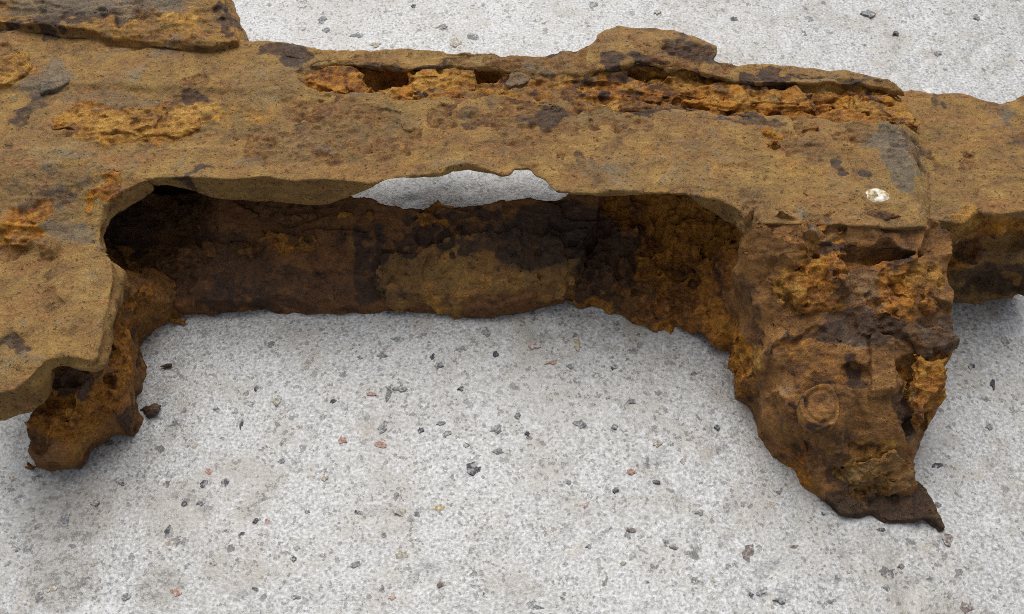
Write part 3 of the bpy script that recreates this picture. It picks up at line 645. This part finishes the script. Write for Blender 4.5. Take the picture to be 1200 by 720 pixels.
crust('scale_crust', [lpz(*p) for p in ((160, 260), (220, 235), (300, 232), (370, 238), (380, 262), (330, 272), (250, 276), (190, 282))], None, 2.4, (0.5, 0.55, 0, 0), 161, 1.2)

# ---- curved inner wall at the right end of the cut-out
RW = np.vstack([outline([(672, 358), (700, 365), (740, 379), (790, 386), (830, 398), (850, 415), (860, 440)], 0), np.array([(100, -30), (100, 62), (40, 62), (32, 40), (22, 20)])])
RWH = np.array([(24, 2, 5), (30, 18, 16), (36, 34, 26), (44, -5, 4), (60, -8, 5), (50, 8, 12), (54, 18, 19), (64, 0, 11), (68, 8, 19), (71, 18, 30), (58, 32, 34), (72, -14, 16), (72, -24, 8), (80, -6, 44), (80, -26, 26), (84, 20, 48), (90, 50, 48), (50, 52, 44), (60, 10, 16), (66, 26, 36)], float)
def f_rw(g):
    d = poly2(g.X, g.Y, RW) + g.noise2(5, 171) * 0.6
    top = np.minimum(rbf(g.X, g.Y, RWH), 46.5) + g.noise2(8, 172) * 1.2 + facets(g, 6, 173, 0.35, 1.0)
    n3 = g.noise(7, 174) * 1.8 + 2.2 * (0.7 - np.abs(g.noise(5.0, 176))) + g.noise(2.6, 175) * 0.8
    S = smax((g.Z - top[:, :, None]) * 0.7, d[:, :, None] + n3 * 0.4, .8) + n3 * 0.45
    for px, py, z, r in ((828, 285, 34, (3, 4, 4)), (790, 335, 20, (4, 4, 4)), (835, 345, 18, (4, 3, 4)), (770, 300, 26, (4, 5, 3))):
        c = at(px, py, z); S = smax(S, -ellipsoid(g, (c[0], c[1], z), r) + n3 * 0.4, 1.0)
    return smax(S, -0.6 - g.Z, .5)
patches((790, 270, 28, 90, 50, 0, 'o', .95), (800, 300, 18, 70, 60, 0, 'o', .8), (720, 260, 34, 30, 40, 0, 'd', .8), (780, 340, 16, 60, 40, 0, 'd', .25), (790, 320, 20, 30, 20, 0, 'y', .45), (840, 260, 42, 20, 40, 0, 'o', .8), (740, 350, 8, 50, 24, 0, 'd', .5), (850, 400, 14, 16, 40, 0, 'o', .9), (800, 375, 6, 50, 10, 0, 'o', .4))  # dark at the upper left paints the shade of the hollow
part('inner_wall', root, (18, -34, -1.5), (102, 64, 51), f_rw, base=(0.62, 0.20, 0, 0), vox=0.6, brown=1.0)

# ---- right lug
RL = outline([(868, 258, 49), (980, 250, 50), (1100, 250, 50), (1119, 275, 47), (1113, 310, 43), (1112, 345, 39), (1126, 385, 34), (1129, 408, 31), (1118, 440, 26), (1102, 472, 22), (1084, 508, 16), (1078, 545, 10), (1078, 576, 6),
              (1040, 590, 2), (1000, 596, 1), (960, 590, 0), (935, 560, 0), (912, 533, 0), (885, 500, 0), (864, 466, 0), (858, 440, 0), (862, 420, 6), (868, 380, 18), (872, 330, 34), (870, 300, 42)])
RLH = pts3([(872, 258, 49.9), (980, 256, 49.9), (1098, 256, 49.2), (980, 268, 49.8), (1098, 268, 49.3), (876, 268, 49.6), (930, 276, 48.0), (1040, 276, 47.8), (890, 300, 43.5), (980, 288, 44.5), (1100, 288, 44), (885, 345, 40), (900, 400, 33.5), (980, 345, 40), (1100, 345, 39.5), (905, 440, 30), (905, 475, 27), (910, 510, 22.5), (980, 400, 34.5), (980, 450, 29.5), (980, 500, 23),
            (1060, 400, 34), (1110, 400, 31.5), (1050, 450, 28), (1040, 500, 22), (1060, 512, 18), (940, 522, 19), (1000, 522, 17.5), (940, 538, 7), (990, 540, 8), (1035, 545, 11), (1065, 560, 8), (1000, 580, 4), (950, 575, 3), (1050, 582, 4),
            (866, 455, 3), (885, 490, 5), (880, 455, 12), (905, 525, 8), (862, 430, 6), (875, 410, 18), (874, 360, 30), (1100, 460, 22), (1085, 500, 14)])
def f_rl(g):
    d = poly2(g.X, g.Y, RL) + g.noise2(5, 181) * 0.55 + g.noise2(2.4, 182) * 0.3
    rz = rbf(g.X, g.Y, RLH)
    c = at(960, 460, 29)
    calm = np.exp(-(((g.X - c[0]) / 23) ** 2 + ((g.Y - c[1]) / 20) ** 2) ** 2)            # the smoother machined face
    rough = 1 - 0.93 * calm
    top = rz + rough * (g.noise2(9, 183) * 0.4 + facets(g, 8, 184, 0.24, 1.4)) + facets(g, 14, 188, 0.06, 1.3) * (1 - 0.3 * rough) + 0.7 * weather(g, 'rlug')
    c2 = at(1010, 340, 40); crz = np.exp(-(((g.X - c2[0]) / 30) ** 2 + ((g.Y - c2[1]) / 10) ** 2) ** 2)
    top = top + crz * (0.6 - 1.3 * np.abs(g.noise2(6, 185)) - 0.4)
    n3 = g.noise((6, 5, 4), 186) * 1.0 + g.noise(2.6, 187) * 0.5
    S = smax((g.Z - top[:, :, None]) * 0.85, d[:, :, None] + n3 * 0.6, .5)
    S = S + n3 * 0.13 * rough[:, :, None]
    for px, py, z, r in ((972, 300, 42.5, (9, 3.0, 3.8)), (1045, 302, 42.2, (7, 3.0, 3.8)), (1010, 300, 43, (17, 1.5, 2.2)), (1112, 428, 27, (5, 5, 5)), (1080, 432, 28, (7, 3, 4)), (1090, 440, 25, (5, 4, 3)), (960, 335, 41, (4, 3, 1.5)), (1072, 470, 22, (4, 7, 2.5)), (1000, 440, 30.5, (4, 4, 1.6)), (935, 463, 28.5, (3.0, 4.5, 1.2)), (1060, 500, 18, (4, 4, 3)), (1000, 556, 9, (9, 3, 3)), (1080, 545, 9, (3, 4, 3))):
        c = at(px, py, z); S = smax(S, -ellipsoid(g, (c[0], c[1], z), r) + n3 * 0.35, .8)
    return smax(S, -0.6 - g.Z, .5)
part('right_lug', root, (66, -92, -1.5), (150, 2, 53), f_rl, base=(0.12, 0.06, 0, 0.0), brown=0.75, recol=lambda P, N, W: flaked(P, N, W, 'rlug'))

# ---- dark toe lying on the concrete below the right lug
TO = outline([(950, 560), (965, 585), (985, 603), (1008, 610), (1022, 606), (1040, 611), (1065, 611), (1085, 612), (1104, 619), (1099, 606), (1082, 578), (1040, 550), (990, 545)], 1)
def f_to(g):
    d = poly2(g.X, g.Y, TO) + g.noise2(4, 191) * 0.35
    top = 3.0 + g.noise2(6, 192) * 0.4 + 0.22 * (g.Y + 80) + g.noise2(2.5, 193) * .25
    n3 = g.noise(4, 194)
    return smax(smax(g.Z - top[:, :, None], d[:, :, None] + n3 * .3, .8), -0.6 - g.Z, .4)
part('toe', root, (80, -90, -1.5), (135, -55, 10), f_to, base=(0.15, 0.85, 0, 0.0), label='dark flat toe below the broken end of the right lug')

# ---- lower step at the right end
RE = np.vstack([outline([(1036, 104), (1095, 108), (1130, 107), (1150, 112), (1175, 118), (1200, 108), (1260, 112), (1260, 250), (1200, 251), (1150, 253), (1122, 262), (1085, 266), (1060, 200)], 45)])
def f_re(g):
    d = poly2(g.X, g.Y, RE) + g.noise2(5, 201) * 0.5
    top = 45.2 + g.noise2(14, 202) * 0.3 + weather(g, 'step') - 0.02 * (g.Y - 30)
    n3 = g.noise((8, 6, 4), 204) * 1.4 + g.noise(3, 205) * 0.7
    deep = np.clip((42 - g.Z) / 8, 0, 1)
    S = smax(g.Z - top[:, :, None], d[:, :, None] + n3 * 0.25 + deep * (n3 * 0.8 + 0.8), 1.0)
    for px, py, z, r in ((1175, 285, 32, (14, 4, 5)), (1130, 300, 28, (6, 4, 5)), (1180, 325, 14, (12, 4, 4))):
        c = at(px, py, z); S = smax(S, -ellipsoid(g, (c[0], c[1], z), r) + n3 * .5, 1)
    return smax(S, -0.6 - g.Z, .5)
patches((1165, 300, 30, 60, 16, 0, 'd', .6), (1170, 330, 12, 60, 16, 0, 'd', .7), (1170, 275, 36, 60, 14, 0, 'o', .85), (1130, 300, 26, 24, 40, 0, 'o', .8))
part('right_step', root, (112, -8, -1.5), (182, 74, 49), f_re, base=(0.1, 0.02, 0, 0.0), vox=0.6, brown=0.15, recol=lambda P, N, W: flaked(P, N, W, 'step'))

# ---- scabs, flakes, pin, tab, shell
def flat_scab(name, pts, z, thick, base, seed, n_amp=0.5, label=None, vox=0.5):
    return crust(name, [(x, y, z) for x, y in pts], None, thick, base, seed, n_amp, vox, label, 0.26)
flat_scab('rust_scab', [(58, 140), (100, 122), (150, 126), (185, 118), (200, 114), (222, 126), (240, 138), (232, 150), (205, 160), (175, 162), (140, 158), (100, 160), (64, 154)], 48.1, 0.6, (0.7, 0.12, 0.1, 0.38), 211, 0.45, label='ochre scab on the upper face at the left')
flat_scab('rust_scab', [(-8, 74), (10, 68), (32, 66), (42, 76), (34, 90), (12, 102), (-8, 102)], 49.6, 2.4, (0.3, 0.05, 0.1, 0.8), 221)
flat_scab('scale_flake', [(42, 100), (52, 76), (68, 70), (80, 84), (84, 98), (66, 108), (50, 112)], 49.4, 0.8, (0.1, 0.1, 0.9, 0.0), 231, .25)
flat_scab('rust_scab', [(360, 96), (372, 82), (398, 80), (420, 88), (438, 108), (428, 118), (392, 114), (368, 108)], 47.0, 2.0, (1.0, 0.0, 0, 0.3), 241, 0.6)
flat_scab('rust_scab', [(478, 112), (486, 84), (520, 80), (552, 84), (556, 112), (530, 120), (490, 119)], 46.8, 1.6, (1.0, 0, 0, 0.55), 251, 0.5, label='bright yellow rust in the channel')
flat_scab('rust_scab', [(588, 100), (604, 84), (622, 82), (628, 96), (612, 106), (596, 110)], 47.0, 2.2, (0.2, 0.2, 0.6, 0.2), 261, 0.5)
flat_scab('rust_flake', [(760, 96), (785, 92), (825, 98), (820, 104), (795, 107), (768, 104)], 46.0, 0.9, (0.8, 0, 0, 0.7), 271, .3)
flat_scab('rust_flake', [(838, 98), (862, 96), (872, 104), (850, 110)], 46.2, 1.0, (0.9, 0.1, 0, 0.3), 281, .3)
flat_scab('scale_flake', [(725, 132), (780, 126), (840, 134), (900, 138), (912, 142), (850, 143), (790, 144), (740, 142)], 48.6, 1.2, (0.2, 0.85, 0.1, 0.0), 291, .35)
flat_scab('scale_flake', [(636, 124), (660, 128), (690, 136), (706, 140), (680, 145), (645, 142)], 49.0, 1.0, (0.35, 0.75, 0.1, 0.0), 301, .35)
flat_scab('rust_scab', [(1000, 118), (1040, 112), (1064, 122), (1082, 146), (1078, 158), (1040, 146), (1000, 140)], 47.0, 1.6, (0.7, 0.1, 0, 0.7), 311, 0.6, label='pale ochre crust where the channel ends')

for k, (pts, z, W_) in enumerate((
        ([(640, 106), (700, 100), (760, 106), (820, 112), (880, 116), (820, 119), (740, 116), (680, 113)], 47.4, (0.9, 0.05, 0, 0.3)),
        ([(800, 120), (870, 118), (940, 124), (1000, 128), (960, 132), (890, 129), (830, 127)], 47.6, (0.95, 0.1, 0, 0.1)),
        ([(700, 122), (760, 120), (820, 126), (790, 131), (730, 130)], 47.9, (0.6, 0.5, 0, 0.0)),
        ([(860, 106), (920, 108), (990, 113), (1030, 117), (980, 120), (910, 116)], 47.0, (1.0, 0.0, 0, 0.45)),
        ([(590, 112), (640, 114), (690, 120), (650, 124), (600, 120)], 47.8, (0.8, 0.25, 0, 0.1)),
        ([(930, 134), (990, 132), (1050, 138), (1076, 148), (1020, 146), (960, 142)], 48.4, (0.7, 0.3, 0, 0.1)))):
    flat_scab('rust_flake', pts, z, 0.9, W_, 601 + 7 * k, 0.25)
def on_lug(pts, add=0.0):
    return [(x, y, float(np.interp(y, [266, 288, 345, 400, 450, 500, 520, 545, 580], [48, 44, 40, 34.2, 29.5, 23, 18, 9, 4])) + add) for x, y in pts]
crust('scale_crust', on_lug([(1012, 386), (1062, 378), (1115, 384), (1124, 404), (1090, 412), (1058, 399)], -.6), None, 1.7, (0.2, 0.55, 0.25, 0), 501, 0.5, crumbly=0.3)
crust('rust_scab', on_lug([(985, 545), (1020, 530), (1060, 538), (1074, 560), (1068, 578), (1030, 580), (995, 572)], 1.0), None, 2.4, (0.42, 0.22, 0.35, 0.12), 511, 1.6)
crust('rust_scab', on_lug([(1056, 322), (1098, 312), (1110, 345), (1092, 366), (1060, 352)], -.7), None, 1.2, (0.7, 0.1, 0, 0.35), 521, 1.4)
crust('rust_scab', on_lug([(915, 322), (958, 306), (990, 318), (975, 355), (938, 366), (916, 346)], -.7), None, 1.2, (0.75, 0.12, 0, 0.3), 531, 1.4)
crust('rust_scab', [(860, 412, 12), (884, 384, 22), (904, 398, 27), (906, 430, 24), (882, 448, 11), (862, 440, 5)], None, 2.2, (1.0, 0.1, 0, 0.25), 541, 1.2)
crust('scale_crust', on_lug([(1068, 412), (1118, 412), (1112, 445), (1092, 478), (1078, 500), (1064, 470), (1072, 440)], -.5), None, 1.6, (0.85, 0.2, 0, 0.35), 551, 1.3)

def disc_part(name, px, py, z, r, h, slope, seed, base, ring=True):
    c = at(px, py, z)
    def f(g):
        q = np.sqrt((g.X - c[0]) ** 2 + ((g.Y - c[1]) * 1.05) ** 2)
        top = z + slope * (g.Y - c[1]) + h + g.noise2(3, seed) * 0.10 - (np.clip(0.9 + 0.5 * g.noise2(5, seed + 3), 0, 1.6) * np.exp(-((q - r * 0.78) / 0.5) ** 2) if ring else 0) + 0.25 * g.noise2(2.2, seed + 4)
        d = q - r + g.noise2(4, seed + 1) * 0.4
        return smax(smax(g.Z - top[:, :, None], d[:, :, None] + 0 * g.Z, 0.5), (z - 4 + slope * (g.Y - c[1]))[:, :, None] - g.Z, .5)
    return part(name, root, (c[0] - r - 2, c[1] - r - 2, z - 7), (c[0] + r + 2, c[1] + r + 2, z + 7), f, base=base, vox=0.35, rough=0.06, brown=0.7, crumbly=0.1)
disc_part('pin', 962, 478, 26.2, 5.8, 1.15, 0.42, 321, (0.2, 0.0, 0.08, 0))
TB = outline([(1018, 394, 36), (1048, 396, 36), (1052, 458, 29), (1020, 462, 29)]); TBH = pts3([(1018, 394, 36.0), (1048, 396, 35.6), (1052, 458, 28.6), (1020, 462, 28.4)])
def f_tb(g):
    d = poly2(g.X, g.Y, TB); top = rbf(g.X, g.Y, TBH) + 1.9 + g.noise2(5, 331) * .2
    return smax(smax((g.Z - top[:, :, None]), d[:, :, None] + g.noise(4, 332) * .25, .6), (top - 4)[:, :, None] - g.Z, .5)
part('raised_tab', root, (TB[:, 0].min() - 3, TB[:, 1].min() - 3, 22), (TB[:, 0].max() + 3, TB[:, 1].max() + 3, 42), f_tb, base=(0.1, 0.02, 0, 0), vox=0.45, brown=0.7)

# small shell stuck on the top plate
def shell():
    m, nt_, N, L, B = mat_new('shell'); nb = NB(nt_); co = nb.coords()
    f = nb.noise(co, 420, 4, 0.6, 0.5)
    c = nb.ramp(f, [(0.40, (0.24, 0.16, 0.06)), (0.50, (0.55, 0.46, 0.28)), (0.60, (0.80, 0.78, 0.72))])
    L.new(c, B.inputs['Base Color']); B.inputs['Roughness'].default_value = 0.45
    L.new(nb.bump(f, 0.0008, 0.6), B.inputs['Normal'])
    c0 = at(1028, 229, 50.6); V = []; F = []; n, k = 28, 7
    rg = np.random.default_rng(3); rr = 1 + 0.05 * np.sin(np.arange(n) * 2.1) + rg.uniform(-.05, .05, n)
    for j in range(k):
        t = j / (k - 1); r = 4.7 * (1 - t * 0.93); z = 49.6 + 1.9 * (1 - (1 - t) ** 2.2) - (1.0 * sstep(0.55, 1.0, np.array(t)))
        for i in range(n):
            a = 2 * math.pi * i / n
            V.append((c0[0] + math.cos(a) * r * rr[i] * 0.95, c0[1] + math.sin(a) * r * rr[i] * 0.92, z + 0.12 * math.sin(a * 5 + j)))
    for j in range(k - 1):
        for i in range(n): F.append((j * n + i, j * n + (i + 1) % n, (j + 1) * n + (i + 1) % n, (j + 1) * n + i))
    me = raw_mesh('shell', np.array(V), np.array(F)); me.materials.append(m)
    link('shell', me, m, root)['label'] = 'small round whitish shell stuck to the upper face'
shell()

# ---- crumbs of rust fallen on the concrete
def crumb(px, py, w, h, seed, label, base):
    x, y = at(px, py, 0); s = mmpx(px, py, 0); r = (w * s[0] / 2, h * s[1] / 2, min(w, h) * s[0] * 0.42)
    def f(g): return ellipsoid(g, (x, y, r[2] * 0.6), r) + g.noise(2.4, seed) * 0.55 + g.noise(1.1, seed + 1) * 0.2
    o = part('rust_crumb', None, (x - r[0] - 2, y - r[1] - 2, -0.6), (x + r[0] + 2, y + r[1] + 2, r[2] * 2 + 2), f, base=base, vox=0.3, rough=0.05)
    tag(o, label, 'rust crumb', 'crumbs of rust on the concrete')
crumb(178, 482, 20, 11, 401, 'dark flat crumb on the concrete beside the left foot', (0.1, 0.9, 0.3, 0))
crumb(208, 376, 18, 9, 411, 'orange brown crumb at the left end of the inner plate', (0.7, 0.2, 0, 0.2))
crumb(190, 431, 14, 5, 421, 'thin dark sliver on the concrete right of the left foot', (0.1, 0.9, 0.2, 0))
print('triangles', TRI[0])
